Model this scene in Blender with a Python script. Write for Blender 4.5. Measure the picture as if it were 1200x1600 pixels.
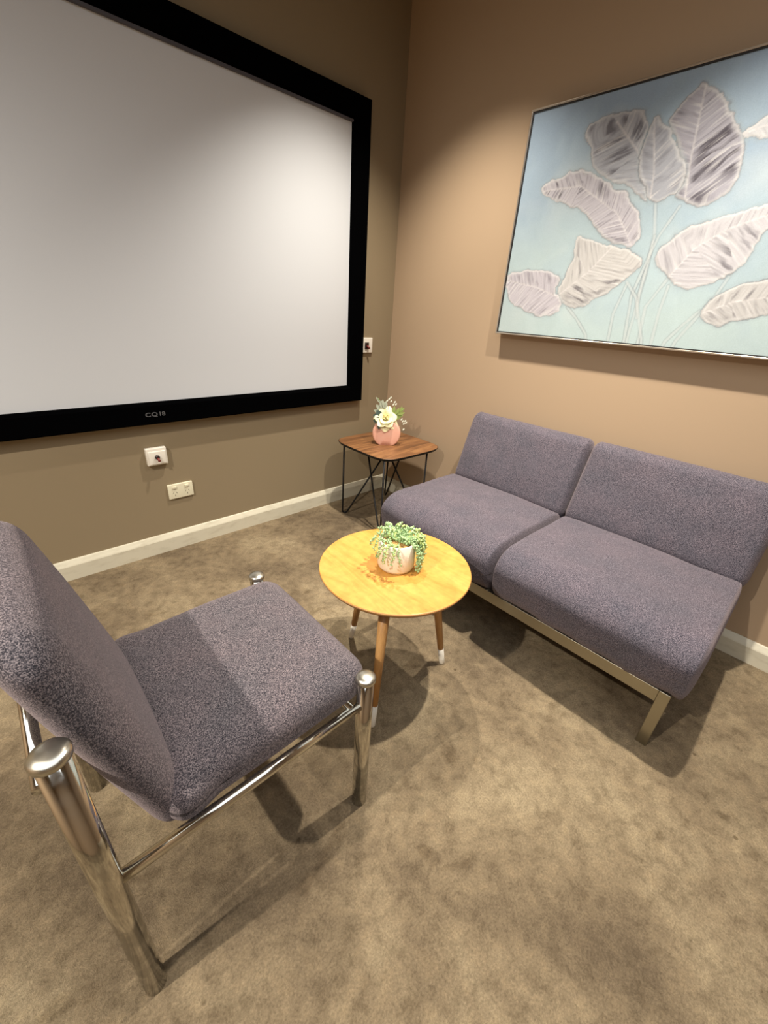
import bpy, bmesh, math, random
import numpy as np
from mathutils import Vector, Matrix, noise
PI = math.pi
R = math.radians
C = bpy.context.scene.collection
for o in list(bpy.data.objects): bpy.data.objects.remove(o)

# ------------------------------------------------------------------ camera
cam_d = bpy.data.cameras.new('camera'); cam = bpy.data.objects.new('camera', cam_d); C.objects.link(cam)
rows = ((0.7344582757512471, -0.6759366462614275, 0.060668702156540674),
        (0.25977350885551426, 0.36259591326779594, 0.8950094568094724),
        (-0.6269679140732795, -0.6415869807924307, 0.4419020036164737))
m = Matrix(rows).transposed().to_4x4()
m.translation = Vector((-1.89174593, -1.97761261, 1.14))
cam.matrix_world = m
cam_d.sensor_fit = 'VERTICAL'; cam_d.sensor_height = 36.0; cam_d.sensor_width = 27.0
cam_d.lens = 643.2 / 1600 * 36.0
cam_d.clip_start = 0.02
bpy.context.scene.camera = cam

# ------------------------------------------------------------------ world, exposure
w = bpy.data.worlds.new('world'); bpy.context.scene.world = w; w.use_nodes = True
w.node_tree.nodes['Background'].inputs[0].default_value = (0.9, 0.92, 1.0, 1)
w.node_tree.nodes['Background'].inputs[1].default_value = 0.3
vs = bpy.context.scene.view_settings
vs.view_transform = 'Standard'; vs.look = 'None'; vs.gamma = 1; vs.use_curve_mapping = False
vs.exposure = 0.0

# ------------------------------------------------------------------ lights: recessed ceiling downlights, plus an added ambient fill
CEIL = 2.43
def spot(name, x, y, power, angle=100, blend=1.0, col=(1.0, 0.92, 0.80), r=0.022, aim=None):
    d = bpy.data.lights.new(name, 'SPOT'); d.energy = power; d.color = col
    d.spot_size = R(angle); d.spot_blend = blend; d.shadow_soft_size = r
    o = bpy.data.objects.new(name, d); C.objects.link(o); o.location = (x, y, CEIL - 0.03)
    if aim: o.rotation_euler = (Vector(aim) - o.location).to_track_quat('-Z', 'Y').to_euler()
    return o
spot('downlight_lamp', -0.58, -0.63, 175, 100, aim=(-0.50, -0.56, 0.0))
spot('downlight_lamp', -0.62, -1.60, 270, 98)
spot('downlight_lamp', -3.12, -1.40, 330, 158)
def area(name, loc, size, power, col, rot=(0, 0, 0)):
    d = bpy.data.lights.new(name, 'AREA'); d.energy = power; d.color = col; d.shape = 'RECTANGLE'
    d.size, d.size_y = size
    o = bpy.data.objects.new(name, d); C.objects.link(o); o.location = loc; o.rotation_euler = rot
    return o
area('ambient_fill_light', (-2.2, -2.6, CEIL - 0.04), (2.6, 2.2), 38, (0.86, 0.93, 1.0))  # soft ambient fill added below the ceiling, not a fixture of the room

# ------------------------------------------------------------------ helpers
def link(o):
    C.objects.link(o); return o
def obj(name, verts, faces, mat, parent=None, smooth=True, loc=None):
    me = bpy.data.meshes.new(name); me.from_pydata([tuple(v) for v in verts], [], faces)
    me.materials.append(mat)
    if smooth: me.polygons.foreach_set('use_smooth', [True] * len(me.polygons))
    me.update()
    o = bpy.data.objects.new(name, me); link(o)
    if parent: o.parent = parent; o.matrix_parent_inverse = Matrix.Translation(-parent.location) if parent.type == 'EMPTY' and not parent.parent else parent.matrix_world.inverted()
    return o
def thing(name, label, cat, loc=(0, 0, 0), group=None):
    o = bpy.data.objects.new(name, None); link(o); o.location = loc; o.empty_display_size = .05
    o['label'] = label; o['category'] = cat
    if group: o['group'] = group
    return o
def tag(o, label, cat):
    o['label'] = label; o['category'] = cat
class MB:
    def __init__(s): s.v = []; s.f = []
    def add(s, v, f):
        n = len(s.v); s.v += [Vector(p) for p in v]; s.f += [tuple(i + n for i in q) for q in f]; return s
    def box(s, a, b, bev=0.0):
        x0, y0, z0 = a; x1, y1, z1 = b
        if bev:
            v, f = rbox((abs(x1-x0)/2, abs(y1-y0)/2, abs(z1-z0)/2), (bev,)*3, 2, 1)
            c = Vector(((x0+x1)/2, (y0+y1)/2, (z0+z1)/2)); return s.add([Vector(p)+c for p in v], f)
        v = [(x, y, z) for x in (x0, x1) for y in (y0, y1) for z in (z0, z1)]
        f = [(0,1,3,2),(4,6,7,5),(0,4,5,1),(2,3,7,6),(0,2,6,4),(1,5,7,3)]
        return s.add(v, f)
    def tube(s, pts, r, n=12, caps=True):
        pts = [Vector(p) for p in pts]; rs = r if isinstance(r, (list, tuple)) else [r] * len(pts)
        up = None; rings = []; base = len(s.v)
        for i, p in enumerate(pts):
            t = (pts[min(i+1, len(pts)-1)] - pts[max(i-1, 0)]).normalized()
            if up is None:
                up = Vector((0, 0, 1)) if abs(t.z) < .9 else Vector((1, 0, 0))
            a = (up - t * up.dot(t)).normalized(); b = t.cross(a); up = a
            for k in range(n):
                th = 2 * PI * k / n; s.v.append(p + (a * math.cos(th) + b * math.sin(th)) * rs[i])
        for i in range(len(pts) - 1):
            for k in range(n):
                k2 = (k + 1) % n
                s.f.append((base+i*n+k, base+i*n+k2, base+(i+1)*n+k2, base+(i+1)*n+k))
        if caps:
            s.f.append(tuple(base + k for k in range(n))[::-1]); e = base + (len(pts)-1)*n
            s.f.append(tuple(e + k for k in range(n)))
        return s
    def lathe(s, prof, c=(0, 0, 0), n=32):
        base = len(s.v); c = Vector(c)
        for r, z in prof:
            for k in range(n):
                s.v.append(c + Vector((r*math.cos(2*PI*k/n), r*math.sin(2*PI*k/n), z)))
        for i in range(len(prof)-1):
            for k in range(n):
                k2 = (k+1) % n; s.f.append((base+i*n+k, base+i*n+k2, base+(i+1)*n+k2, base+(i+1)*n+k))
        s.f.append(tuple(base+k for k in range(n))[::-1]); e = base+(len(prof)-1)*n
        s.f.append(tuple(e+k for k in range(n)))
        return s
    def ball(s, c, r, sc=(1, 1, 1)):
        t = (1+5**.5)/2; q = [(-1,t,0),(1,t,0),(-1,-t,0),(1,-t,0),(0,-1,t),(0,1,t),(0,-1,-t),(0,1,-t),(t,0,-1),(t,0,1),(-t,0,-1),(-t,0,1)]
        c = Vector(c); k = r / math.sqrt(1+t*t)
        return s.add([c + Vector((x*k*sc[0], y*k*sc[1], z*k*sc[2])) for x, y, z in q],
                     [(0,11,5),(0,5,1),(0,1,7),(0,7,10),(0,10,11),(1,5,9),(5,11,4),(11,10,2),(10,7,6),(7,1,8),(3,9,4),(3,4,2),(3,2,6),(3,6,8),(3,8,9),(4,9,5),(2,4,11),(6,2,10),(8,6,7),(9,8,1)])
    def build(s, name, mat, parent=None, smooth=True):
        return obj(name, s.v, s.f, mat, parent, smooth)
def rbox(h, r, k=6, mid=10):
    """rounded box, half sizes h, per-axis corner radii r; k steps in the corner, mid steps between"""
    def ticks(a, rr):
        c = [-a + rr * (1 - math.tan((1 - i / k) * PI / 4)) for i in range(k)]
        inn = [-a + rr + (2*a - 2*rr) * i / mid for i in range(mid + 1)]
        return c + inn + [-q for q in c[::-1]]
    T = [ticks(h[i], r[i]) for i in range(3)]
    idx = {}; V = []; F = []
    def vid(i, j, l):
        key = (i, j, l)
        if key not in idx:
            p = [T[0][i], T[1][j], T[2][l]]
            q = [max(-h[a] + r[a], min(h[a] - r[a], p[a])) for a in range(3)]
            d = [(p[a] - q[a]) / r[a] for a in range(3)]
            n = math.sqrt(sum(x * x for x in d))
            if n > 1e-9: p = [q[a] + r[a] * d[a] / n for a in range(3)]
            idx[key] = len(V); V.append(tuple(p))
        return idx[key]
    N = [len(t) - 1 for t in T]
    for ax in range(3):
        b, c = (ax + 1) % 3, (ax + 2) % 3
        for side in (0, N[ax]):
            for i in range(N[b]):
                for j in range(N[c]):
                    q = []
                    for di, dj in ((0, 0), (1, 0), (1, 1), (0, 1)):
                        t = [0, 0, 0]; t[ax] = side; t[b] = i + di; t[c] = j + dj; q.append(vid(*t))
                    F.append(tuple(q if side else q[::-1]))
    return V, F
def fillet(pts, r, n=6):
    """round the corners of a polyline"""
    pts = [Vector(p) for p in pts]; out = [pts[0]]
    for i in range(1, len(pts)-1):
        a, b, c = pts[i-1], pts[i], pts[i+1]
        p0 = b + (a-b).normalized()*r; p1 = b + (c-b).normalized()*r
        for k in range(n+1):
            t = k/n; out.append(p0*(1-t)**2 + b*2*t*(1-t) + p1*t*t)
    return out + [pts[-1]]

# ------------------------------------------------------------------ materials
def srgb(r, g, b):
    f = lambda c: (c/255/12.92) if c/255 <= 0.04045 else ((c/255+0.055)/1.055)**2.4
    return (f(r), f(g), f(b), 1)
class Mat:
    def __init__(s, name, rough=.6, metal=0, col=None, spec=None):
        s.m = bpy.data.materials.new(name); s.m.use_nodes = True; s.t = s.m.node_tree; s.n = s.t.nodes; s.l = s.t.links
        s.b = s.n['Principled BSDF']; s.b.inputs['Roughness'].default_value = rough; s.b.inputs['Metallic'].default_value = metal
        if col: s.b.inputs['Base Color'].default_value = col
        if spec is not None: s.b.inputs['Specular IOR Level'].default_value = spec
        s._tc = None
    def tc(s, scale=(1, 1, 1), out='Object', rot=(0, 0, 0)):
        if not s._tc: s._tc = s.n.new('ShaderNodeTexCoord')
        mp = s.n.new('ShaderNodeMapping'); mp.inputs['Scale'].default_value = scale; mp.inputs['Rotation'].default_value = rot
        s.l.new(s._tc.outputs[out], mp.inputs[0]); return mp.outputs[0]
    def noise(s, scale, detail=3, rough=.5, vec=None, dist=0):
        t = s.n.new('ShaderNodeTexNoise'); t.inputs['Scale'].default_value = scale; t.inputs['Detail'].default_value = detail
        t.inputs['Roughness'].default_value = rough; t.inputs['Distortion'].default_value = dist
        s.l.new(vec if vec is not None else s.tc(), t.inputs['Vector']); return t.outputs['Fac']
    def ramp(s, fac, stops):
        t = s.n.new('ShaderNodeValToRGB'); e = t.color_ramp.elements
        while len(e) < len(stops): e.new(.5)
        for q, (p, c) in zip(e, stops): q.position = p; q.color = c if len(c) == 4 else (*c, 1)
        s.l.new(fac, t.inputs[0]); return t.outputs[0]
    def mix(s, fac, a, b, mode='MIX'):
        t = s.n.new('ShaderNodeMix'); t.data_type = 'RGBA'; t.blend_type = mode
        for inp, v in ((t.inputs['Factor'], fac), (t.inputs['A'], a), (t.inputs['B'], b)):
            if hasattr(v, 'node'): s.l.new(v, inp)
            else: inp.default_value = v
        return t.outputs['Result']
    def math(s, op, a, b):
        t = s.n.new('ShaderNodeMath'); t.operation = op
        for i, v in enumerate((a, b)):
            if hasattr(v, 'node'): s.l.new(v, t.inputs[i])
            else: t.inputs[i].default_value = v
        return t.outputs[0]
    def color(s, out): s.l.new(out, s.b.inputs['Base Color']); return s
    def rough(s, out): s.l.new(out, s.b.inputs['Roughness']); return s
    def bump(s, h, strength=.3, dist=.002):
        t = s.n.new('ShaderNodeBump'); t.inputs['Strength'].default_value = strength; t.inputs['Distance'].default_value = dist
        s.l.new(h, t.inputs['Height']); s.l.new(t.outputs[0], s.b.inputs['Normal']); return s

# painted plaster walls
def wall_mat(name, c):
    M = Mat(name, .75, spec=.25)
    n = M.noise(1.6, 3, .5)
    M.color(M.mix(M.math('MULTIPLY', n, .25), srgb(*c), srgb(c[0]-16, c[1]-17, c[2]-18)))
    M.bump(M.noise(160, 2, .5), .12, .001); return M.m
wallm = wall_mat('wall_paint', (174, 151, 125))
wallsm = wall_mat('wall_paint_shaded', (142, 127, 102))  # same wall paint, darkened in colour for the dimmer light on this wall
ceilm = Mat('ceiling_paint', .9, col=srgb(176, 170, 160)).m
# carpet
M = Mat('carpet', .97, spec=.1)
v = M.tc()
big = M.ramp(M.noise(2.3, 5, .62, v, .6), [(.34, srgb(111, 97, 79)), (.5, srgb(138, 122, 99)), (.68, srgb(164, 148, 121))])
mid = M.ramp(M.noise(26, 6, .7, M.tc((1, 1, 1), rot=(0, 0, .6)), .35), [(.34, (.50, .48, .44)), (.5, (.92, .92, .90)), (.68, (1.28, 1.26, 1.18))])
c1 = M.mix(.62, big, mid, 'MULTIPLY')
sp = M.ramp(M.noise(7.5, 4, .6, M.tc((1, 1.4, 1), rot=(0, 0, .3)), .5), [(.30, (.50, .46, .42)), (.40, (.95, .95, .95)), (.6, (1, 1, 1))])
c2 = M.mix(.55, c1, sp, 'MULTIPLY')
fi = M.ramp(M.noise(210, 4, .75), [(.3, (.55, .54, .52)), (.7, (1.38, 1.38, 1.38))])
c3 = M.mix(.75, c2, fi, 'MULTIPLY')
vo = M.n.new('ShaderNodeTexVoronoi'); vo.inputs['Scale'].default_value = 5.0; vo.inputs['Randomness'].default_value = 1
M.l.new(M.tc((1, 1, 1)), vo.inputs['Vector'])
dots = M.ramp(vo.outputs['Distance'], [(0.020, (.35, .32, .28)), (0.034, (1, 1, 1))])
c4 = M.mix(.75, c3, dots, 'MULTIPLY')
M.color(c4)
hh = M.math('ADD', M.math('MULTIPLY', M.noise(45, 4, .6), .9), M.math('MULTIPLY', M.noise(420, 3, .7), .7))
M.bump(hh, .9, .006)
carpet = M.m
# skirting
M = Mat('skirting_paint', .5)
M.color(M.mix(M.ramp(M.noise(14, 5, .6, M.tc((1, 1, 3))), [(.5, (0, 0, 0)), (.8, (.4, .4, .4))]), srgb(206, 200, 180), srgb(150, 138, 112)))
skirt = M.m
# fabric
def fabric_mat(name, base, light, dark):
    M = Mat(name, .9, spec=.18)
    a = M.noise(1, 2, .6, M.tc((300, 700, 700))); b = M.noise(1, 2, .6, M.tc((700, 300, 700))); c = M.noise(1, 2, .6, M.tc((700, 700, 280)))
    th = M.math('MULTIPLY', M.math('ADD', M.math('ADD', a, b), c), .3333)
    col = M.ramp(th, [(.43, srgb(*dark)), (.5, srgb(*base)), (.57, srgb(*light))])
    tone = M.ramp(M.noise(9, 4, .6), [(.3, srgb(196, 200, 206)), (.7, srgb(255, 240, 240))])
    M.color(M.mix(.55, col, tone, 'MULTIPLY'))
    M.b.inputs['Sheen Weight'].default_value = .35; M.b.inputs['Sheen Roughness'].default_value = .45
    M.b.inputs['Sheen Tint'].default_value = srgb(225, 205, 205)
    M.bump(M.math('ADD', th, M.math('MULTIPLY', M.noise(700, 2, .6), .4)), .8, .0018)
    return M.m
fabric = fabric_mat('purple_grey_weave', (83, 80, 89), (130, 123, 131), (41, 41, 50))
fabric_ch = fabric_mat('purple_grey_weave_chair', (84, 80, 85), (140, 131, 132), (38, 38, 44))
# metals
M = Mat('polished_chrome', .09, 1, srgb(206, 202, 192)); M.rough(M.ramp(M.noise(40, 4, .6), [(.4, (.06, .06, .06)), (.75, (.2, .2, .2))])); chrome = M.m
capm = Mat('satin_chrome_cap', .30, 1, srgb(200, 196, 184)).m
M = Mat('brushed_steel', .32, 1, srgb(170, 165, 150)); steel = M.m
blackm = Mat('black_powder_coat', .55, 0, srgb(16, 14, 14), spec=.3).m
M = Mat('black_velvet_frame', .95, 0, (.0012, .0012, .0014, 1), spec=.0); M.bump(M.noise(500, 2, .6), .5, .001); velvet = M.m
darkfab = Mat('dark_underside_cloth', .95, 0, srgb(30, 28, 30), spec=.1).m
plastic = Mat('white_plastic', .35, 0, srgb(232, 226, 214)).m
plastic2 = Mat('ivory_plastic', .35, 0, srgb(222, 216, 190)).m
darkpl = Mat('dark_socket', .4, 0, srgb(34, 16, 12)).m
redpl = Mat('dark_red_jack', .4, 0, srgb(120, 48, 44)).m
greyprint = Mat('grey_lettering', .6, 0, srgb(84, 84, 86)).m
# screen cloth
M = Mat('projection_screen_cloth', .8, 0, spec=.25)
M.color(M.mix(M.math('MULTIPLY', M.noise(340, 2, .6), .12), srgb(205, 208, 212), srgb(176, 180, 186))); M.bump(M.noise(600, 2, .5), .15, .0006); scr = M.m
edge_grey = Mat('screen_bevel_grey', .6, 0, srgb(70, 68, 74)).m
# woods
def wood(name, a, b, c, axis_scale, freq, rough=.42, dist=2.2, coat=0.0, cut=(.25, .5, .8)):
    M = Mat(name, rough)
    n = M.noise(freq, 6, .62, M.tc(axis_scale), dist)
    n2 = M.noise(freq * 9, 4, .6, M.tc((axis_scale[0] * .4, axis_scale[1] * 2, axis_scale[2] * 2)))
    base = M.ramp(n, [(cut[0], srgb(*a)), (cut[1], srgb(*b)), (cut[2], srgb(*c))])
    gr = M.ramp(n2, [(.35, (.80, .77, .72)), (.6, (1.04, 1.04, 1.04))])
    M.color(M.mix(.6, base, gr, 'MULTIPLY')); M.b.inputs['Coat Weight'].default_value = coat
    M.bump(n2, .08, .0006); return M.m
oak = wood('honey_oak_veneer', (180, 120, 46), (204, 146, 68), (215, 161, 86), (5.5, 1.1, 1), 2.0, .4, 2.6)
oakedge = wood('oak_edge', (140, 96, 54), (172, 124, 72), (190, 144, 90), (1, 1, 9), 6, .5, .5)
oakleg = wood('oak_leg_wood', (164, 118, 68), (194, 146, 90), (208, 164, 108), (7, 7, .8), 4, .45, .8)
walnut = wood('walnut_veneer', (72, 46, 27), (122, 83, 51), (164, 119, 75), (1.2, 8, 1), 2.4, .45, 1.2)
whitetip = Mat('white_leg_tip', .45, 0, srgb(226, 220, 206)).m
M = Mat('white_ceramic', .5); M.color(M.mix(M.ramp(M.noise(12, 5, .6), [(.45, (0, 0, 0)), (.8, (.5, .5, .5))]), srgb(238, 232, 214), srgb(210, 200, 178))); M.bump(M.noise(60, 4, .6), .12, .001); ceramic = M.m
M = Mat('pink_glazed_ceramic', .32); M.color(M.mix(M.ramp(M.noise(22, 3, .5), [(.4, (0, 0, 0)), (.8, (.5, .5, .5))]), srgb(232, 176, 154), srgb(238, 196, 178))); pink = M.m
M = Mat('potting_moss', .95); M.color(M.ramp(M.noise(220, 4, .7), [(.35, srgb(120, 84, 44)), (.6, srgb(206, 160, 92)), (.8, srgb(226, 190, 120))])); M.bump(M.noise(260, 3, .7), 1, .004); soilm = M.m
def leafm(name, a, b, rough=.5):
    M = Mat(name, rough); M.color(M.mix(M.noise(90, 3, .6), srgb(*a), srgb(*b))); M.b.inputs['Subsurface Weight'].default_value = 0.0; return M.m
bead = leafm('pale_green_bead', (126, 164, 108), (184, 208, 154)); bead2 = leafm('yellow_green_bead', (156, 180, 100), (200, 214, 142)); beadw = leafm('whitish_bud', (214, 222, 200), (236, 236, 220))
stemg = leafm('green_stem', (104, 134, 74), (140, 164, 96))
rosem = leafm('cream_petal', (244, 236, 176), (250, 244, 204), .6)
eucd = leafm('blue_green_leaf', (58, 76, 72), (92, 112, 104)); eucl = leafm('silver_green_leaf', (150, 160, 142), (196, 200, 178)); grn = leafm('fresh_green_leaf', (110, 134, 62), (170, 184, 110))
pinkst = leafm('pinkish_stem', (150, 104, 88), (172, 130, 110))
M = Mat('painted_canvas', .62, spec=.3)
at = M.n.new('ShaderNodeVertexColor'); at.layer_name = 'paint'
fc = M.ramp(M.noise(420, 2, .6), [(.3, (.93, .93, .93)), (.7, (1.04, 1.04, 1.04))])
M.color(M.mix(1, at.outputs['Color'], fc, 'MULTIPLY')); M.bump(M.noise(500, 2, .5), .25, .0008); canvasm = M.m
silver = Mat('champagne_silver_frame', .3, .85, srgb(200, 190, 176)).m
framedark = Mat('frame_black_lip', .6, 0, srgb(26, 24, 24)).m

# ------------------------------------------------------------------ room
X0, Y0 = -4.3, -4.2
def slab(name, a, b, mat):
    o = MB().box(a, b).build(name, mat, None, False); o['kind'] = 'structure'; return o
slab('floor', (X0-.1, Y0-.1, -.1), (.1, .1, 0), carpet)
slab('ceiling', (X0-.1, Y0-.1, CEIL), (.1, .1, CEIL+.1), ceilm)
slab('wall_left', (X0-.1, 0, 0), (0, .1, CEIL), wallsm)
slab('wall_right', (0, Y0-.1, 0), (.1, .1, CEIL), wallm)
slab('wall_far_left', (X0-.1, Y0, 0), (X0, 0, CEIL), wallm)
slab('wall_rear', (X0-.1, Y0-.1, 0), (0, Y0, CEIL), wallm)
prof = [(0, 0), (.018, 0), (.018, .066), (.016, .071), (.006, .089), (.003, .0915), (0, .0915)]
def skirting(name, ax, a, b):
    V = []; n = len(prof)
    for t, sh in ((a, 0), (b, 1)):
        for d, z in prof:
            e = t if not sh else t - d            # mitred in the corner
            V.append((e, -d, z) if ax == 'x' else (-d, e, z))
    F = [tuple(range(n)), tuple(range(n, 2*n))[::-1]] + [(i, (i+1) % n, (i+1) % n + n, i + n) for i in range(n)]
    me = obj(name, V, F, skirt, None, False); me['kind'] = 'structure'
    bm = bmesh.new(); bm.from_mesh(me.data); bmesh.ops.recalc_face_normals(bm, faces=bm.faces); bm.to_mesh(me.data); bm.free()
skirting('baseboard_left', 'x', X0, 0); skirting('baseboard_right', 'y', Y0, 0)

# ------------------------------------------------------------------ projection screen on wall_left
t = thing('projection_screen', 'large wall-mounted projection screen with light grey cloth in a wide black velvet frame', 'screen', (-1.407, -.001, 1.31))
xo0, xo1, zo0, zo1 = -2.56, -.255, .637, 1.995
bw = .092; D = .046
def frame_rail(name, p):
    """p: four outer/inner corners (x,z) of a mitred rail; front face with a slope towards the cloth"""
    (ax, az), (bx, bz), (cx, cz), (dx, dz) = p     # outer a-b, inner c-d (c under b)
    V = []
    for (x, z), y in (((ax, az), -.012), ((bx, bz), -.012), ((bx, bz), -D+.004), ((ax, az), -D+.004)): V.append((x, y, z))
    def lerp(o, i, k): return (o[0] + (i[0]-o[0])*k, o[1] + (i[1]-o[1])*k)
    A, B, Cc, Dd = (ax, az), (bx, bz), (cx, cz), (dx, dz)
    rowsA = [lerp(A, Dd, k) for k in (.05, .86, 1.0)]; rowsB = [lerp(B, Cc, k) for k in (.05, .86, 1.0)]
    ys = [-D, -D+.002, -.022]
    V = [(A[0], -.004, A[1]), (B[0], -.004, B[1]), (A[0], -D+.004, A[1]), (B[0], -D+.004, B[1])]
    for ra, rb, y in zip(rowsA, rowsB, ys): V += [(ra[0], y, ra[1]), (rb[0], y, rb[1])]
    V += [(rowsA[2][0], -.004, rowsA[2][1]), (rowsB[2][0], -.004, rowsB[2][1])]
    F = [(2*i, 2*i+1, 2*i+3, 2*i+2) for i in range(5)] + [(10, 11, 1, 0), (0, 2, 4, 6, 8, 10), (1, 11, 9, 7, 5, 3)]
    o = obj(name, V, F, velvet, t, False)
    bm = bmesh.new(); bm.from_mesh(o.data); bmesh.ops.recalc_face_normals(bm, faces=bm.faces); bm.to_mesh(o.data); bm.free()
    return o
O = [(xo0, zo0), (xo1, zo0), (xo1, zo1), (xo0, zo1)]
I = [(xo0+bw, zo0+bw-.002), (xo1-bw-.006, zo0+bw-.002), (xo1-bw-.006, zo1-bw), (xo0+bw, zo1-bw)]
for i in range(4):
    j = (i+1) % 4
    frame_rail('frame_rail', (O[i], O[j], I[j], I[i]))
MB().box((I[0][0]-.02, -.020, I[0][1]-.02), (I[1][0]+.02, -.014, I[2][1]+.02)).build('screen_cloth', scr, t, False)
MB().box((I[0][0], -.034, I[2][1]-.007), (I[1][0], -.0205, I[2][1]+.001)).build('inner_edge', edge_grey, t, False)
def text(body, size, loc, rot, mat, parent, name, depth=.0006, space=1.0, sx=1.0):
    cu = bpy.data.curves.new(name, 'FONT'); cu.body = body; cu.size = size; cu.extrude = depth
    cu.align_x = 'CENTER'; cu.align_y = 'CENTER'; cu.space_character = space
    cu.offset = size * .02
    o = bpy.data.objects.new('tmp', cu); link(o); bpy.context.view_layer.update()
    me = bpy.data.meshes.new_from_object(o); bpy.data.objects.remove(o)
    me.materials.clear(); me.materials.append(mat)
    M_ = Matrix.Translation(loc) @ Matrix.Rotation(rot[2], 4, 'Z') @ Matrix.Rotation(rot[0], 4, 'X') @ Matrix.Diagonal((sx, 1, 1, 1))
    me.transform(M_)
    q = bpy.data.objects.new(name, me); link(q); q.parent = parent; q.matrix_parent_inverse = Matrix.Translation(-parent.location)
    return q
text('CQ', .0235, (-1.4155, -D-.0009, .6785), (PI/2, 0, 0), greyprint, t, 'lettering', sx=1.3, space=1.15)
text('18', .0235, (-1.3745, -D-.0009, .6785), (PI/2, 0, 0), greyprint, t, 'lettering', sx=1.15)

# ------------------------------------------------------------------ wall plates
def plate(name, label, cat, x0, x1, z0, z1, mat, th=.009):
    t = thing(name, label, cat, ((x0+x1)/2, 0, (z0+z1)/2))
    MB().box((x0, -th, z0), (x1, .001, z1), .0035).build('cover_plate', mat, t)
    return t
# blank plate with cable outlet under the screen
t = plate('wall_plate', 'white wall plate with a dark round cable outlet, below the screen frame', 'wall plate', -1.461, -1.376, .447, .526, plastic, .022)
MB().box((-1.455, -.026, .452), (-1.382, -.018, .512), .003).build('face_panel', plastic, t)
o = MB().tube([(-1.420, -.024, .486), (-1.420, -.034, .486)], .0095, 20).build('cable_bush', darkpl, t)
MB().tube([(-1.419, -.028, .482), (-1.418, -.040, .476), (-1.4165, -.042, .468)], .0055, 12).build('jack', redpl, t)
t = plate('power_outlet', 'ivory double power outlet with two rocker switches, low on the wall', 'power outlet', -1.397, -1.283, .262, .336, plastic2, .010)
for sx in (-1.368, -1.312):
    MB().box((sx-.009, -.0145, .314), (sx+.009, -.009, .326), .0015).build('rocker_switch', plastic2, t)
    mb = MB()
    for dx, dz, ang in ((-.0075, .0, .5), (.0075, .0, -.5), (0, -.013, 0)):
        c = Vector((sx+dx, -.0103, .293+dz)); u = Vector((math.sin(ang), 0, math.cos(ang)))*.0042; n = Vector((math.cos(ang), 0, -math.sin(ang)))*.0009
        mb.add([c-u-n, c+u-n, c+u+n, c-u+n], [(0, 1, 2, 3)])
    mb.build('socket_pin_slots', darkpl, t, False)
t = plate('wall_plate', 'narrow white wall plate with a dark cable socket beside the right edge of the screen', 'wall plate', -.2375, -.158, .901, .983, plastic, .011)
MB().box((-.218, -.0165, .922), (-.190, -.010, .958), .001).build('socket', darkpl, t)
MB().tube([(-.2035, -.016, .938), (-.200, -.027, .933), (-.197, -.028, .925)], .006, 12).build('jack', redpl, t)

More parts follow.
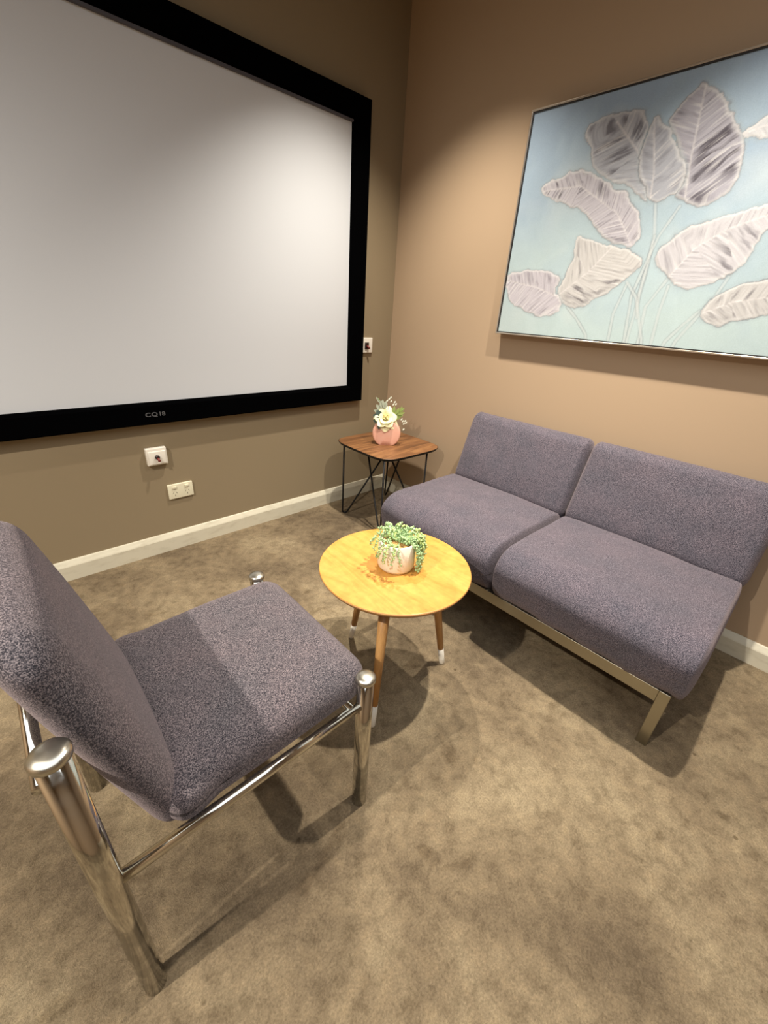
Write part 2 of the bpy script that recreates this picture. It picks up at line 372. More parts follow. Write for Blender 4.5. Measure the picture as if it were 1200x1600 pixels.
# ------------------------------------------------------------------ painting on wall_right
PW, PH, PD, PY, PZ = 1.20, .802, .046, -.766, 1.068
t = thing('painting', 'framed canvas painting of pale grey tropical leaves on a light blue ground', 'painting', (-.001, PY-PW/2, PZ+PH/2))
LEAVES = {
 'A':([(0.528,0.46),(0.489,0.477),(0.442,0.517),(0.386,0.529),(0.342,0.555),(0.293,0.59),(0.267,0.628),(0.267,0.661),(0.226,0.698),(0.235,0.725),(0.288,0.737),(0.351,0.738),(0.406,0.73),(0.44,0.717),(0.455,0.684),(0.454,0.624),(0.461,0.579)],[(0.528,0.461),(0.443,0.613),(0.344,0.711)]),
 'B':([(0.528,0.46),(0.465,0.553),(0.445,0.607),(0.46,0.653),(0.466,0.706),(0.501,0.678),(0.526,0.665),(0.545,0.627),(0.577,0.592),(0.617,0.532),(0.615,0.477),(0.571,0.463)],[(0.528,0.461),(0.515,0.546),(0.468,0.699)]),
 'C':([(0.68,0.432),(0.638,0.45),(0.599,0.463),(0.623,0.513),(0.577,0.592),(0.52,0.672),(0.521,0.7),(0.549,0.733),(0.587,0.767),(0.634,0.736),(0.679,0.69),(0.719,0.634),(0.747,0.603),(0.769,0.534),(0.768,0.489),(0.742,0.445)],[(0.638,0.45),(0.618,0.568),(0.597,0.755)]),
 'D':([(0.098,0.523),(0.087,0.559),(0.156,0.573),(0.218,0.59),(0.244,0.593),(0.302,0.575),(0.365,0.533),(0.422,0.506),(0.473,0.466),(0.516,0.415),(0.534,0.359),(0.513,0.324),(0.457,0.334),(0.409,0.351),(0.341,0.407),(0.292,0.452),(0.208,0.485)],[(0.508,0.328),(0.426,0.436),(0.259,0.538),(0.1,0.538)]),
 'E':([(0.291,0.371),(0.336,0.359),(0.404,0.34),(0.44,0.335),(0.513,0.31),(0.562,0.286),(0.555,0.254),(0.522,0.228),(0.498,0.197),(0.462,0.172),(0.419,0.147),(0.402,0.125),(0.336,0.117),(0.282,0.13),(0.252,0.177),(0.278,0.22),(0.285,0.27),(0.294,0.326)],[(0.264,0.16),(0.368,0.244),(0.441,0.331)]),
 'F':([(0.004,0.247),(0.087,0.255),(0.187,0.254),(0.261,0.228),(0.249,0.177),(0.291,0.134),(0.288,0.108),(0.254,0.074),(0.164,0.079),(0.06,0.117),(0.031,0.135),(0.006,0.182)],[(0.276,0.151),(0.159,0.189),(0.014,0.215)]),
 'G':([(0.662,0.227),(0.624,0.253),(0.6,0.292),(0.615,0.327),(0.647,0.359),(0.694,0.382),(0.753,0.396),(0.798,0.404),(0.852,0.414),(0.872,0.386),(0.881,0.351),(0.883,0.315),(0.874,0.278),(0.838,0.227),(0.794,0.207),(0.74,0.187),(0.693,0.199)],[(0.662,0.227),(0.717,0.315),(0.789,0.363),(0.866,0.398)]),
 'H':([(0.799,0.116),(0.802,0.144),(0.835,0.18),(0.87,0.204),(0.913,0.217),(0.935,0.217),(0.965,0.137),(0.944,0.133),(0.935,0.109),(0.897,0.096),(0.852,0.077),(0.822,0.088)],[(0.802,0.116),(0.876,0.154),(0.948,0.182)]),
 'I':([(0.739,0.609),(0.753,0.623),(0.78,0.636),(0.8,0.58),(0.754,0.591)],[(0.739,0.608),(0.789,0.611)]),
}
STEMS = [[(0.547,0.459),(0.574,0.363),(0.583,0.264),(0.586,0.129),(0.587,0.015)],[(0.578,0.356),(0.58,0.271),(0.582,0.167),(0.598,0.09)],[(0.628,0.438),(0.591,0.355),(0.579,0.3),(0.557,0.167),(0.576,0.023)],[(0.661,0.22),(0.617,0.13),(0.628,0.019)],[(0.672,0.199),(0.668,0.117),(0.674,0.015)],[(0.793,0.123),(0.756,0.076),(0.719,0.019)],[(0.316,0.118),(0.367,0.076),(0.422,0.019)],[(0.842,0.234),(0.821,0.166),(0.79,0.101),(0.752,0.022)],[(0.529,0.205),(0.509,0.101),(0.516,0.018)],[(0.527,0.212),(0.576,0.159),(0.636,0.02)]]
rng = np.random.default_rng(4)
def vnoise(x, y, seed=0):
    xi = np.floor(x).astype(int); yi = np.floor(y).astype(int); fx = x-xi; fy = y-yi
    fx = fx*fx*(3-2*fx); fy = fy*fy*(3-2*fy)
    def h(a, b):
        n = (a*374761393 + b*668265263 + seed*1442695041) & 0x7fffffff
        n = ((n ^ (n >> 13)) * 1274126177) & 0x7fffffff
        return ((n ^ (n >> 16)) & 0xffff) / 65535.0
    return (h(xi, yi)*(1-fx)+h(xi+1, yi)*fx)*(1-fy) + (h(xi, yi+1)*(1-fx)+h(xi+1, yi+1)*fx)*fy
def fbm(x, y, seed=0, o=4):
    s = 0; a = .5; tot = 0
    for k in range(o):
        s = s + a*vnoise(x*2**k, y*2**k, seed+k*7); tot += a; a *= .55
    return s/tot
NU, NV = 560, 374
gu, gv = np.meshgrid(np.linspace(0, PW, NU), np.linspace(0, PH, NV))
def seg_dist(P, Q):
    d = np.array(Q)-np.array(P); L2 = (d**2).sum()+1e-12
    tt = np.clip(((gu-P[0])*d[0]+(gv-P[1])*d[1])/L2, 0, 1)
    return np.hypot(gu-P[0]-tt*d[0], gv-P[1]-tt*d[1]), tt
def lin(c): return np.array(srgb(*c)[:3])
wob = fbm(gu*9, gv*9, 3)-.5
bg = fbm(gu*4+wob, gv*4, 11, 5); bg2 = fbm(gu*22+wob*3, gv*13, 29, 4)
k = np.clip((gv/PH)*1.0 + (bg-.5)*.9, 0, 1)[..., None]
img = lin((200, 219, 220))*(1-k) + lin((168, 190, 212))*k
k = np.clip((fbm(gu*3+2, gv*3, 51)-.52)*5, 0, 1)[..., None]*.45
img = img*(1-k) + lin((222, 230, 230))*k
img *= (1 + (bg2-.5)*.10)[..., None]
height = (bg2-.5)*.0004
def blend(mask, col):
    global img
    m_ = mask[..., None]; img = img*(1-m_) + np.asarray(col)*m_
for s in STEMS:                                     # stems: pale strokes with grey edges
    s = [(a+.0, b) for a, b in s]
    if s[-1][1] < .03: s = s + [(s[-1][0]+(s[-1][0]-s[-2][0])*.15, -.01)]
    dm = np.full_like(gu, 9.)
    for a, b in zip(s[:-1], s[1:]): dm = np.minimum(dm, seg_dist(a, b)[0])
    dm = dm + (fbm(gu*40, gv*40, 5)-.5)*.004
    blend(np.clip(1-np.abs(dm-.0055)/.003, 0, 1)*.5*(.3+vnoise(gu*30, gv*18, 8)), lin((140, 146, 152)))
    blend(np.clip((.005-dm)/.003, 0, 1)*.55, lin((212, 218, 218)))
LEAVES['G'][0][8:10] = [(.95, .445), (.985, .40)]; LEAVES['G'][1][-1] = (.975, .425)
LEAVES['H'][0][4:8] = [(.96, .225), (1.05, .235), (1.10, .19), (1.06, .14)]; LEAVES['H'][1][-1] = (1.09, .195)
LEAVES['I'][0][2:4] = [(.88, .70), (.98, .72), (1.05, .66), (.93, .59)]; LEAVES['I'][1][-1] = (1.03, .67)
LEAVES['J'] = ([(.93, .50), (1.0, .56), (1.10, .58), (1.17, .54), (1.16, .47), (1.08, .42), (.99, .43)], [(.93, .49), (1.04, .50), (1.16, .51)])
SHADE = dict(A=(.75, 18, (190, 193, 201)), B=(.65, 16, (186, 189, 198)), C=(1.0, 24, (182, 180, 190)), D=(1.25, 34, (206, 202, 210)), E=(.75, 24, (214, 212, 210)), F=(.8, 26, (210, 205, 213)), G=(.7, 30, (212, 210, 215)), H=(.85, 22, (210, 208, 207)), I=(.5, 24, (220, 222, 226)), J=(.6, 24, (226, 222, 222)))
for ki, key in enumerate('CIJABDEFGH'):
    poly, rib = LEAVES[key]; amt, fr, base = SHADE[key]
    pts = np.array(poly); nx = np.roll(pts, -1, 0)
    # smooth outline once (corner cutting)
    pts = np.concatenate([np.stack([pts*.8+nx*.2, pts*.2+nx*.8], 1).reshape(-1, 2)]); nx = np.roll(pts, -1, 0)
    ux = gu + (fbm(gu*30, gv*30, 60+ki)-.5)*.022; vy = gv + (fbm(gu*30, gv*30, 90+ki)-.5)*.022
    ins = np.zeros_like(gu, bool); de = np.full_like(gu, 9.)
    for a, b in zip(pts, nx):
        c = ((a[1] > vy) != (b[1] > vy)) & (ux < (b[0]-a[0])*(vy-a[1])/(b[1]-a[1]+1e-12)+a[0]); ins ^= c
        d = b-a; tt = np.clip(((ux-a[0])*d[0]+(vy-a[1])*d[1])/((d**2).sum()+1e-12), 0, 1)
        de = np.minimum(de, np.hypot(ux-a[0]-tt*d[0], vy-a[1]-tt*d[1]))
    dr = np.full_like(gu, 9.); sl = np.zeros_like(gu); side = np.zeros_like(gu); acc = 0
    for a, b in zip(rib[:-1], rib[1:]):
        L = math.dist(a, b); d_, tt = seg_dist(a, b); cl = d_ < dr
        cr = (b[0]-a[0])*(gv-a[1])-(b[1]-a[1])*(gu-a[0])
        dr = np.where(cl, d_, dr); sl = np.where(cl, acc+tt*L, sl); side = np.where(cl, np.sign(cr), side); acc += L
    blend(np.clip((.012-de)/.012, 0, 1)*(~ins)*.5, lin((176, 190, 196)))           # soft outline on the ground
    m_ = ins.astype(float); colr = lin(base)
    s_ = (sl - dr*.55 + side*.013)                                                # vein coordinate
    st = fbm(s_*fr*2.2 + (wob*2.2), dr*9, 130+ki*3, 3)
    st2 = fbm(s_*fr*7, dr*14+side*5, 170+ki*3, 3)
    blend(m_, colr)
    patch = fbm(gu*7, gv*7, 210+ki, 3)
    dk = np.clip((st-.47)*4.6, 0, 1)*np.clip((patch-.33)*4, 0, 1)*np.clip(dr/.02, .25, 1)*np.clip(de/.02, .2, 1)*amt
    blend(m_*dk*.95, lin((84, 78, 88)))
    blend(m_*np.clip((st2-.58)*4, 0, 1)*.5*amt, lin((118, 114, 122)))
    blend(m_*np.clip((.40-st2)*5, 0, 1)*.6, lin((232, 230, 230)))
    blend(m_*np.clip((.0045-np.abs(dr))/.003, 0, 1)*.5*(.3+fbm(gu*20, gv*20, 77+ki)), lin((240, 236, 236)))    # midrib
    blend(m_*np.clip((.012-de)/.010, 0, 1)*.55, lin((238, 238, 236)))             # light rim
    blend(np.clip(1-np.abs(de-.0008)/.0028, 0, 1)*(fbm(gu*14, gv*14, 33+ki)*1.1-.1).clip(0, 1)*.9, lin((122, 122, 128)))
    height = height + m_*(.0006 + (st2-.5)*.0012)*np.clip(de/.006, 0, 1)
img = np.clip(img, 0, 1)*.68
yy = PY - .010 - gu*(PW-.020)/PW; zz = PZ + .010 + gv*(PH-.020)/PH
V = np.stack([-(PD-.004) - height, yy, zz], -1).reshape(-1, 3)
a = np.arange(NU*NV).reshape(NV, NU); F = np.stack([a[:-1, :-1], a[1:, :-1], a[1:, 1:], a[:-1, 1:]], -1).reshape(-1, 4)
me = bpy.data.meshes.new('canvas'); me.vertices.add(len(V)); me.vertices.foreach_set('co', V.ravel())
me.loops.add(F.size); me.loops.foreach_set('vertex_index', F.ravel()); me.polygons.add(len(F)); me.polygons.foreach_set('loop_start', np.arange(0, F.size, 4))
me.update(calc_edges=True); me.polygons.foreach_set('use_smooth', [True]*len(F))
ca = me.color_attributes.new('paint', 'FLOAT_COLOR', 'POINT')
ca.data.foreach_set('color', np.concatenate([img.reshape(-1, 3), np.ones((len(V), 1))], 1).ravel().astype(np.float32))
me.materials.append(canvasm)
o = bpy.data.objects.new('canvas', me); link(o); o.parent = t; o.matrix_parent_inverse = Matrix.Translation(-t.location)
MB().box((-(PD-.006), PY-.010, PZ+.010), (-.004, PY-PW+.010, PZ+PH-.010)).build('stretcher', framedark, t, False)
y1, y0, z0, z1 = PY, PY-PW, PZ, PZ+PH
for a, b in (((-PD-.002, y0, z0), (-.001, y1, z0+.006)), ((-PD-.002, y0, z1-.006), (-.001, y1, z1)), ((-PD-.002, y0, z0+.006), (-.001, y0+.006, z1-.006)), ((-PD-.002, y1-.006, z0+.006), (-.001, y1, z1-.006))):
    MB().box(a, b, .0012).build('frame_strip', silver, t, False)
for a, b in (((-PD+.001, y0+.006, z0+.006), (-.02, y1-.006, z0+.0105)), ((-PD+.001, y0+.006, z1-.0105), (-.02, y1-.006, z1-.006)), ((-PD+.001, y1-.0105, z0+.0105), (-.02, y1-.006, z1-.0105)), ((-PD+.001, y0+.006, z0+.0105), (-.02, y0+.0105, z1-.0105))):
    MB().box(a, b).build('inner_lip', framedark, t, False)  # black inner edge of the frame

# ------------------------------------------------------------------ cushions
def cushion(name, lo, hi, r, fn, mat, parent, k=6, mid=22):
    h = [(hi[i]-lo[i])/2 for i in range(3)]; c = [(hi[i]+lo[i])/2 for i in range(3)]
    V, F = rbox(h, r, k, mid)
    out = []
    for p in V:
        u = [p[i]/h[i] for i in range(3)]
        q = Vector((p[0]+c[0], p[1]+c[1], p[2]+c[2]))
        out.append(fn(q, u))
    o = obj(name, out, F, mat, parent, True)
    return o
def bul(u, e=2.5): return max(0, 1-abs(u)**e)

# ------------------------------------------------------------------ two-seat sofa
SB, SM, SE = -.765, -1.362, -2.003
t = thing('two_seat_sofa', 'armless two-seat sofa in purple-grey woven fabric on a steel frame', 'sofa', (-.42, -1.375, 0))
def seat_fn(q, u):
    q = q.copy()
    q.z += .016*bul(u[0])*bul(u[1])*(1 if u[2] > 0 else 0)
    f = max(0, -u[0])                                   # towards the front
    low = max(0, (.36-q.z)/.15)
    q.x += (.024*low**1.3)*f                            # front face falls back to the rail
    q.x -= .010*bul(u[1], 6)*bul((q.z-.33)/.14, 2)*f
    n = noise.noise(Vector((q.x*7, q.y*7, q.z*7)))
    q.z += n*.005; q.x += noise.noise(Vector((q.y*11, q.z*9, 3)))*.006*f
    if u[2] < 0: q.z += noise.noise(Vector((q.y*16, 1, 7)))*.010*f
    return q
for a, b in ((SM+.002, SB), (SE, SM-.002)):
    s = cushion('seat_cushion', (-.742, a, .178), (-.165, b, .400), (.100, .018, .080), seat_fn, fabric, t)
def back_fn(q, u):
    q = q.copy(); q.x -= .014*bul(u[1], 4)*bul(u[2], 3)*(1 if u[0] < 0 else 0)
    q.x += noise.noise(Vector((q.x*6, q.y*6, q.z*8)))*.006; q.z += noise.noise(Vector((q.y*6, q.z*3, 5)))*.004
    z = q.z - .385; x = q.x
    an = R(20); dx, dz = x + .205, z
    return Vector((-.232 + dx*math.cos(an) + dz*math.sin(an), q.y, .385 - dx*math.sin(an)*.0 + dz*math.cos(an) - dx*math.sin(an)))
for a, b in ((SM+.002, SB+.004), (SE, SM-.002)):
    cushion('back_cushion', (-.205, a, .370), (-.105, b, .735), (.045, .026, .050), back_fn, fabric, t)
mb = MB(); mb.box((-.64, SE+.04, .180), (-.15, SB-.03, .214)); mb.build('seat_board', darkfab, t, False)
MB().box((-.712, SE+.063, .170), (-.690, SB-.047, .214), .002).build('front_rail', steel, t, False)
MB().box((-.150, SE+.063, .170), (-.128, SB-.047, .214), .002).build('rear_rail', steel, t, False)
for y in (SE+.033, SB-.045):
    MB().box((-.712, y, 0), (-.690, y+.030, .214), .002).build('leg', steel, t, False)
    MB().box((-.150, y, 0), (-.128, y+.030, .36), .002).build('leg', steel, t, False)
    MB().box((-.6895, y+.002, .174), (-.1505, y+.028, .200), .002).build('side_rail', steel, t, False)

# ------------------------------------------------------------------ armchair (near left)
t = thing('lounge_chair', 'single armless chair in purple-grey woven fabric with round chrome posts', 'chair', (-1.70, -1.29, 0))
FX, RX, NY, FY = -1.464, -1.950, -1.519, -1.057
def post(x, y, h, r):
    l = MB().tube([(x, y, 0), (x, y, h-.010)], r, 28).build('leg', chrome, t)
    MB().lathe([(r, h-.012), (r+.0032, h-.009), (r+.0036, h-.002), (r+.001, h+.0018), (r*.6, h+.0042), (.001, h+.0052)], (x, y, 0), 32).build('end_cap', capm, l)
for x, y, h in ((FX, NY, .440), (FX-.008, FY+.008, .442), (RX, NY, .664), (RX, FY, .664)): post(x, y, h, .0185)
for y in (NY, FY):
    MB().tube([(RX+.012, y, .363), (FX-.012, y, .363)], .0105, 20).build('side_rail', chrome, t)
MB().tube([(-1.500, NY, .366), (-1.500, FY, .366)], .009, 16).build('crossbar', chrome, t)
MB().tube([(-1.968, NY, .618), (-1.968, FY, .618)], .009, 16).build('back_crossbar', chrome, t)
def cseat(q, u):
    q = q.copy(); q.z += .010*bul(u[0])*bul(u[1])*(1 if u[2] > 0 else 0)
    q.z += noise.noise(Vector((q.x*8, q.y*8, 2)))*.002
    q.z -= .010*max(0, -u[0])**2 * (1 if u[2] > 0 else 0)
    if u[0] < -.6: q.y += (q.y+1.288)*.10*min(1, (-u[0]-.6)/.3)*min(1, abs(u[0])*1.0) * (1 if u[2] < .9 else 1)
    q.z += .016*max(0, u[0])*max(0, -u[2])
    return q
cushion('seat', (-1.862, -1.505, .339), (-1.430, -1.064, .450), (.058, .052, .046), cseat, fabric_ch, t)
def cback(q, u):
    q = q.copy(); q.x += .010*bul(u[1])*bul(u[2])*(1 if u[0] > 0 else -1)
    an = R(14); dx = q.x + 1.893; dz = q.z - .56
    return Vector((-1.893 + dx*math.cos(an) - dz*math.sin(an), q.y, .56 + dz*math.cos(an) + dx*math.sin(an)))
cushion('backrest', (-1.926, -1.495, .325), (-1.862, -1.080, .798), (.030, .055, .050), cback, fabric_ch, t)

# ------------------------------------------------------------------ round coffee table
t = thing('coffee_table', 'small round oak-topped coffee table on three splayed legs with white tips', 'table', (-1.118, -1.252, 0))
TC = Vector((-1.117, -1.250, 0)); TR = .232; TH = .440
top = MB().lathe([(TR*.93, TH-.020), (TR-.006, TH-.014), (TR, TH-.004), (TR-.0012, TH-.0012)], TC, 96).build('table_edge', oakedge, t)
MB().lathe([(TR-.0015, TH-.0014), (TR-.002, TH-.0004), (TR-.003, TH)], TC, 96).build('table_top', oak, t, False)
for fx, fy in ((-.942, -1.358), (-1.301, -1.384), (-1.116, -1.051)):
    d = (Vector((fx, fy, 0)) - TC); a = TC + d*.62 + Vector((0, 0, TH-.018)); b = TC + d
    rr = lambda s: .0172 - .0080*s
    k = .825
    l = MB().tube([a, a.lerp(b, k)], [rr(0), rr(k)], 20).build('leg', oakleg, t)
    e = MB().tube([a.lerp(b, k), b + Vector((0, 0, .006)), b], [rr(k)+.0006, rr(1)+.0006, rr(1)-.0015], 20).build('leg_tip', whitetip, l); e['label'] = 'white leg tip'
MB().box(TC+Vector((-.11, -.012, TH-.034)), TC+Vector((.11, .012, TH-.019))).build('brace', oakleg, t, False)

# ------------------------------------------------------------------ side table
t = thing('side_table', 'square walnut side table with rounded corners on thin black hairpin legs', 'table', (-.285, -.33, 0))
SC = Vector((-.287, -.332, 0)); SH = .450; hw = .232
def sq(s, z, n=96, e=5.2):
    out = []
    for k in range(n):
        th = 2*PI*k/n; c, s_ = math.cos(th), math.sin(th)
        out.append(SC + Vector((hw*s*math.copysign(abs(c)**(2/e), c), hw*s*math.copysign(abs(s_)**(2/e), s_), z)))
    return out
def stack(loops, name, mat, smooth=False):
    n = len(loops[0]); V = sum(loops, []); F = [tuple(range(n))[::-1]]
    for i in range(len(loops)-1): F += [(i*n+k, i*n+(k+1) % n, (i+1)*n+(k+1) % n, (i+1)*n+k) for k in range(n)]
    F.append(tuple((len(loops)-1)*n+k for k in range(n)))
    return obj(name, V, F, mat, t, smooth)
stack([sq(.965, SH-.016), sq(.995, SH-.006), sq(1, SH-.0015), sq(.998, SH-.001)], 'table_edge', blackm)
stack([sq(.992, SH-.0012), sq(.988, SH)], 'table_top', walnut)
for (fx, fy), (ax, ay), (bx, by) in (((-.488, -.182), (-.503, -.200), (-.320, -.372)), ((-.085, -.125), (-.078, -.135), (-.190, -.372)), ((-.150, -.512), (-.158, -.520), (-.335, -.372)), ((-.482, -.515), (-.490, -.520), (-.395, -.272))):
    f = Vector((fx, fy, .004)); A = Vector((ax, ay, SH-.014)); B = Vector((bx, by, SH-.014))
    d = (B - A); d.z = 0; d.normalize(); f2 = f + d*.020
    MB().tube(fillet([A, f - d*.004, f2, B], .014, 6), .0050, 10).build('hairpin_leg', blackm, t)

# ------------------------------------------------------------------ vase with flowers
VC = Vector((-.312, -.338, 0)); vz = .450; vr = .079; cz = vz + .066
nrm = Vector((-.72, -.69, 0)).normalized(); tan = Vector((.69, -.72, 0)).normalized()     # tan points to the picture's right
o_v = []; F = []; n = 72
prof_ = [(.5, -.0242), (.90, -.024), (.955, -.0222), (.988, -.016), (1.0, 0), (.988, .016), (.955, .0222), (.90, .024), (.5, .0242)]
def disc_pt(th, s, off):
    x = math.cos(th)*vr*s; z = math.sin(th)*vr*s
    z = max(z, -.066*min(1, s/.9) + (1-min(1, s/.9))*0); z = min(z, .066*min(1, s/.95))
    return VC + tan*x + nrm*off + Vector((0, 0, cz + z))
for s, off in prof_:
    for k in range(n): o_v.append(disc_pt(2*PI*k/n, s, off))
for i in range(len(prof_)-1):
    for k in range(n): F.append((i*n+k, i*n+(k+1) % n, (i+1)*n+(k+1) % n, (i+1)*n+k))
F.append(tuple(range(n))[::-1]); F.append(tuple((len(prof_)-1)*n+k for k in range(n)))
va = obj('vase', o_v, F, pink, None, True); tag(va, 'round flat-sided pink ceramic vase on the side table', 'vase')
bm = bmesh.new(); bm.from_mesh(va.data); bmesh.ops.recalc_face_normals(bm, faces=bm.faces); bm.to_mesh(va.data); bm.free()
def V3(x, f, z): return VC + tan*x + nrm*f + Vector((0, 0, z))      # x: right in view, f: towards viewer, z: height
random.seed(5)
def petal(mb, c, ax, side, L, W, curl, cup, n=6, m=6):
    """c base, ax growth direction, side width direction, curl bends the tip outwards"""
    ax = ax.normalized(); side = (side - ax*side.dot(ax)).normalized(); nn = ax.cross(side)
    V = []
    for i in range(n+1):
        a = i/n; wd = W*min(1, .35+a*1.3)*math.sqrt(max(0.02, 1-max(0, (a-.55)/.5)**2.2))
        for j in range(m+1):
            b = j/m*2-1
            V.append(c + ax*(L*a*(1-.12*b*b)) + side*(wd*b*.5) + nn*(curl*a*a - cup*b*b*math.sin(PI*min(1, a+.1))))
    F = [(i*(m+1)+j, i*(m+1)+j+1, (i+1)*(m+1)+j+1, (i+1)*(m+1)+j) for i in range(n) for j in range(m)]
    mb.add(V, F)
rs = thing('rose', 'cream white artificial rose blooming over the rim of the pink vase', 'flower', V3(-.002, .025, vz+.15))
RC = V3(-.008, .014, vz+.150); fwd = (nrm*.85 + Vector((0, 0, .45))).normalized()
e1 = fwd.cross(Vector((0, 0, 1))).normalized(); e2 = e1.cross(fwd)
for ring, (cnt, L, W, tilt_, off) in enumerate(((3, .030, .030, -.20, .016), (4, .036, .040, .08, .014), (5, .042, .048, .36, .010), (6, .050, .054, .75, .002), (7, .056, .058, 1.2, -.006))):
    for k in range(cnt):
        th = 2*PI*k/cnt + ring*.7 + random.uniform(-.15, .15)
        rad = e1*math.cos(th) + e2*math.sin(th)
        mb = MB(); petal(mb, RC + fwd*off*.4 - fwd*.012 + rad*.003*ring, fwd*math.cos(tilt_) + rad*math.sin(tilt_), fwd.cross(rad), L*random.uniform(.92, 1.1), W, -.010-.004*ring if ring > 1 else .006, -.008)
        mb.build('petal', rosem, rs)
MB().tube([RC-fwd*.01, V3(0, .005, vz+.125), V3(0, 0, vz+.06)], .002, 8).build('stem', stemg, rs)
MB().ball(RC + fwd*.002, .012).build('bloom_heart', rosem, rs)
def leaf(mb, base, tip, W, up=None, fold=.15, n=6):
    ax = tip-base; L = ax.length; ax.normalize(); s = ax.cross(up or nrm); s.normalize(); nn = s.cross(ax)
    V = []
    for i in range(n+1):
        a = i/n; wd = W*.5*math.sin(PI*a)**.75 if 0 < a < 1 else 0.0004
        c = base + ax*L*a - nn*(.10*L*a*a)
        V += [c - s*wd + nn*fold*wd, c, c + s*wd + nn*fold*wd]
    F = []
    for i in range(n):
        F += [(3*i, 3*i+1, 3*i+4, 3*i+3), (3*i+1, 3*i+2, 3*i+5, 3*i+4)]
    mb.add(V, F)
def sprig(name, label, path, leaves, mat, stm, lname='leaf'):
    s = thing(name, label, 'foliage', V3(*path[0]))
    MB().tube([V3(*p) for p in path], .0012, 7).build('stem', stm, s)
    for b, tp, W in leaves:
        mb = MB(); leaf(mb, V3(*b), V3(*tp), W); mb.build(lname, mat, s)
    return s
sprig('eucalyptus_sprig', 'dark blue-green rounded leaves at the left of the rose in the pink vase', [(-.02, 0, vz+0.060), (-.03, .002, vz+0.135), (-.055, .006, vz+0.180)],
      [((-.03, .012, vz+0.140), (-.078, .020, vz+0.132), .034), ((-.035, .014, vz+0.150), (-.080, .016, vz+0.162), .036), ((-.03, .016, vz+0.155), (-.062, .020, vz+0.190), .034), ((-.035, .026, vz+0.132), (-.044, .036, vz+0.090), .022), ((-.035, .018, vz+0.148), (-.066, .030, vz+0.138), .03)], eucd, stemg)
sprig('silver_leaf_sprig', 'silvery grey-green leaves rising at upper left of the rose', [(-.01, -.004, vz+0.060), (-.02, -.004, vz+0.170), (-.035, -.002, vz+0.220), (-.060, 0, vz+0.255)],
      [((-.03, 0, vz+0.175), (-.078, .004, vz+0.188), .024), ((-.03, .0, vz+0.185), (-.066, .004, vz+0.218), .024), ((-.025, 0, vz+0.200), (-.045, .006, vz+0.232), .022), ((-.035, 0, vz+0.220), (-.070, 0, vz+0.258), .012), ((-.02, .002, vz+0.195), (-.012, .006, vz+0.242), .022), ((-.02, .004, vz+0.200), (-.032, .008, vz+0.248), .014), ((-.05, 0, vz+0.230), (-.028, .004, vz+0.242), .012)], eucl, stemg)
sprig('green_sprig', 'fresh green leafy sprig leaning right out of the pink vase', [(.01, 0, vz+0.060), (.030, 0, vz+0.150), (.060, .002, vz+0.185), (.085, .004, vz+0.205)],
      [((.030, .006, vz+0.155), (.072, .008, vz+0.155), .022), ((.035, .004, vz+0.165), (.085, .006, vz+0.170), .022), ((.045, .004, vz+0.170), (.060, .006, vz+0.210), .018), ((.030, .002, vz+0.170), (.034, .006, vz+0.218), .018), ((.055, .002, vz+0.185), (.090, .006, vz+0.212), .018), ((.05, .006, vz+0.175), (.092, .010, vz+0.188), .018), ((.028, .006, vz+0.170), (.052, .010, vz+0.192), .02), ((.062, .004, vz+0.180), (.076, .008, vz+0.220), .014)], grn, stemg)
s = thing('bud_spray', 'thin pinkish stems with tiny white buds above and right of the rose', 'foliage', V3(.01, 0, vz+0.100))
for path, buds in (([(.0, -.004, vz+0.090), (.0, -.002, vz+0.210), (.004, 0, vz+0.255)], [(.002, .002, vz+0.252), (.010, 0, vz+0.260), (-.008, .002, vz+0.242), (.014, .002, vz+0.242)]),
                   ([(.01, -.004, vz+0.090), (.022, 0, vz+0.200), (.034, 0, vz+0.235)], [(.034, .002, vz+0.238), (.027, .004, vz+0.225), (.041, .002, vz+0.227)]),
                   ([(.02, 0, vz+0.090), (.060, .006, vz+0.150), (.090, .010, vz+0.132)], [(.092, .012, vz+0.126), (.086, .012, vz+0.140), (.098, .012, vz+0.142), (.078, .012, vz+0.150), (.093, .014, vz+0.095), (.104, .010, vz+0.132)])):
    MB().tube([V3(*p) for p in path], .0009, 6).build('stem', pinkst, s)
    for b in buds:
        mb = MB(); leaf(mb, V3(b[0]-.004, b[1], b[2]-.005), V3(b[0]+.005, b[1]+.001, b[2]+.007), .008); mb.build('bud', beadw, s)

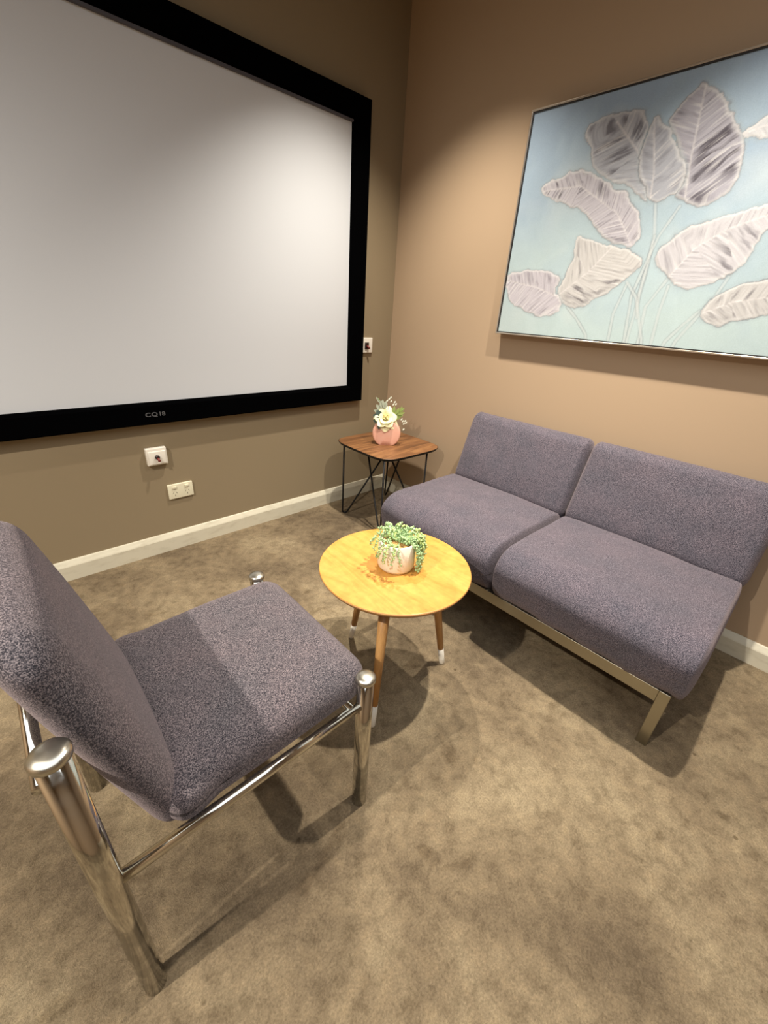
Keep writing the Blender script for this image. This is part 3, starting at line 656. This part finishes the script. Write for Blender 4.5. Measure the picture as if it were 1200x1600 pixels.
# ------------------------------------------------------------------ potted trailing plant on the coffee table
PC = Vector((-1.120, -1.254, TH)); pr_, ph = .0555, .094
t = thing('potted_plant', 'trailing green bead-leaved plant in a white cylinder pot on the coffee table', 'plant', PC)
MB().lathe([(pr_-.012, 0), (pr_-.004, .003), (pr_, .012), (pr_+.001, ph-.002), (pr_-.001, ph), (pr_-.005, ph-.001), (pr_-.006, ph-.018), (.002, ph-.0182)], PC, 56).build('pot', ceramic, t)
MB().lathe([(pr_-.008, ph-.022), (pr_-.0055, ph-.014), (pr_*.5, ph-.009), (.002, ph-.008)], PC, 36).build('moss', soilm, t)
cr = Vector((.734, -.676, 0)).normalized(); ct = Vector((-.72, -.69, 0)).normalized()      # picture right / towards viewer
def strand(ang, reach, lift, drop, start, mat, dens=.0052, bs=.0033, wig=.004):
    d = cr*math.cos(ang) + ct*math.sin(ang)
    base = PC + Vector((0, 0, ph-.010)) + d*start
    out = pr_ + .008 + random.uniform(0, .012)
    P = []
    N = 16
    for i in range(N+1):
        a = i/N
        if a < .5:
            b = a/.5; r_ = start + (max(start+.01, min(reach, out))-start)*b; z = ph-.010 + lift*math.sin(PI*b*.62)
        else:
            b = (a-.5)/.5; r_ = max(start+.01, min(reach, out)) + .010*math.sin(b*PI*.6); z = ph-.010 + lift*math.sin(PI*.62) - drop*b
        q = PC + d*r_ + Vector((0, 0, z)) + Vector((noise.noise(Vector((ang*3, a*5, 1))), noise.noise(Vector((ang*3, a*5, 7))), noise.noise(Vector((ang*3, a*5, 4)))))*wig*2
        q.z = max(q.z, TH + .005)
        P.append(q)
    mb = MB(); mb.tube(P, .0009, 5)
    L = 0; nxt = dens*1.5
    for a, b in zip(P[:-1], P[1:]):
        seg = (b-a).length
        while L + seg > nxt:
            q = a.lerp(b, (nxt-L)/seg); off = Vector((random.uniform(-1, 1), random.uniform(-1, 1), random.uniform(-.6, 1))).normalized()*.0042
            q = q + off
            if q.z < TH+.0035: q.z = TH+.0035
            mb.ball(q, bs*random.uniform(.75, 1.25), (1, 1, random.uniform(.9, 1.3))); nxt += dens
        L += seg
    mb.build('trailing_strand', mat, t)
random.seed(11)
for i in range(17): strand(R(random.uniform(-26, 34)), .09, random.uniform(.012, .030), random.uniform(.045, .100), random.uniform(.0, .03), bead2 if i % 3 == 0 else bead)
for i in range(5): strand(R(random.uniform(14, 44)), .09, random.uniform(.010, .022), random.uniform(.08, .105), random.uniform(.01, .03), bead)
for i in range(7): strand(R(84 + i*9 + random.uniform(-5, 5)), .09, random.uniform(.006, .012), random.uniform(.022, .048), .02, bead2 if i % 2 else bead, bs=.0027)
for i in range(3): strand(R(150 + i*16), .09, .018, random.uniform(.015, .035), .02, bead, bs=.003)
for i in range(14): strand(R(random.uniform(180, 340)), random.uniform(.045, .062), random.uniform(.020, .040), random.uniform(0, .018), random.uniform(0, .02), bead)
for i in range(16): strand(R(random.uniform(-60, 70) if i % 2 else random.uniform(170, 300)), random.uniform(.02, .05), random.uniform(.018, .036), random.uniform(-.004, .012), random.uniform(0, .02), bead2 if i % 4 == 0 else bead)
for a, f, dx, dz in ((-.026, .0, -.002, .040), (.034, -.02, .024, .026), (.044, .0, .014, .016)):
    p0 = PC + cr*a*.7 + ct*f + Vector((0, 0, ph)); p1 = PC + cr*(a+dx*.5) + ct*f + Vector((0, 0, ph+dz))
    mb = MB(); mb.tube([p0, p1], .0007, 5); mb.ball(p1, .0028); mb.build('bud_stalk', beadw, t)
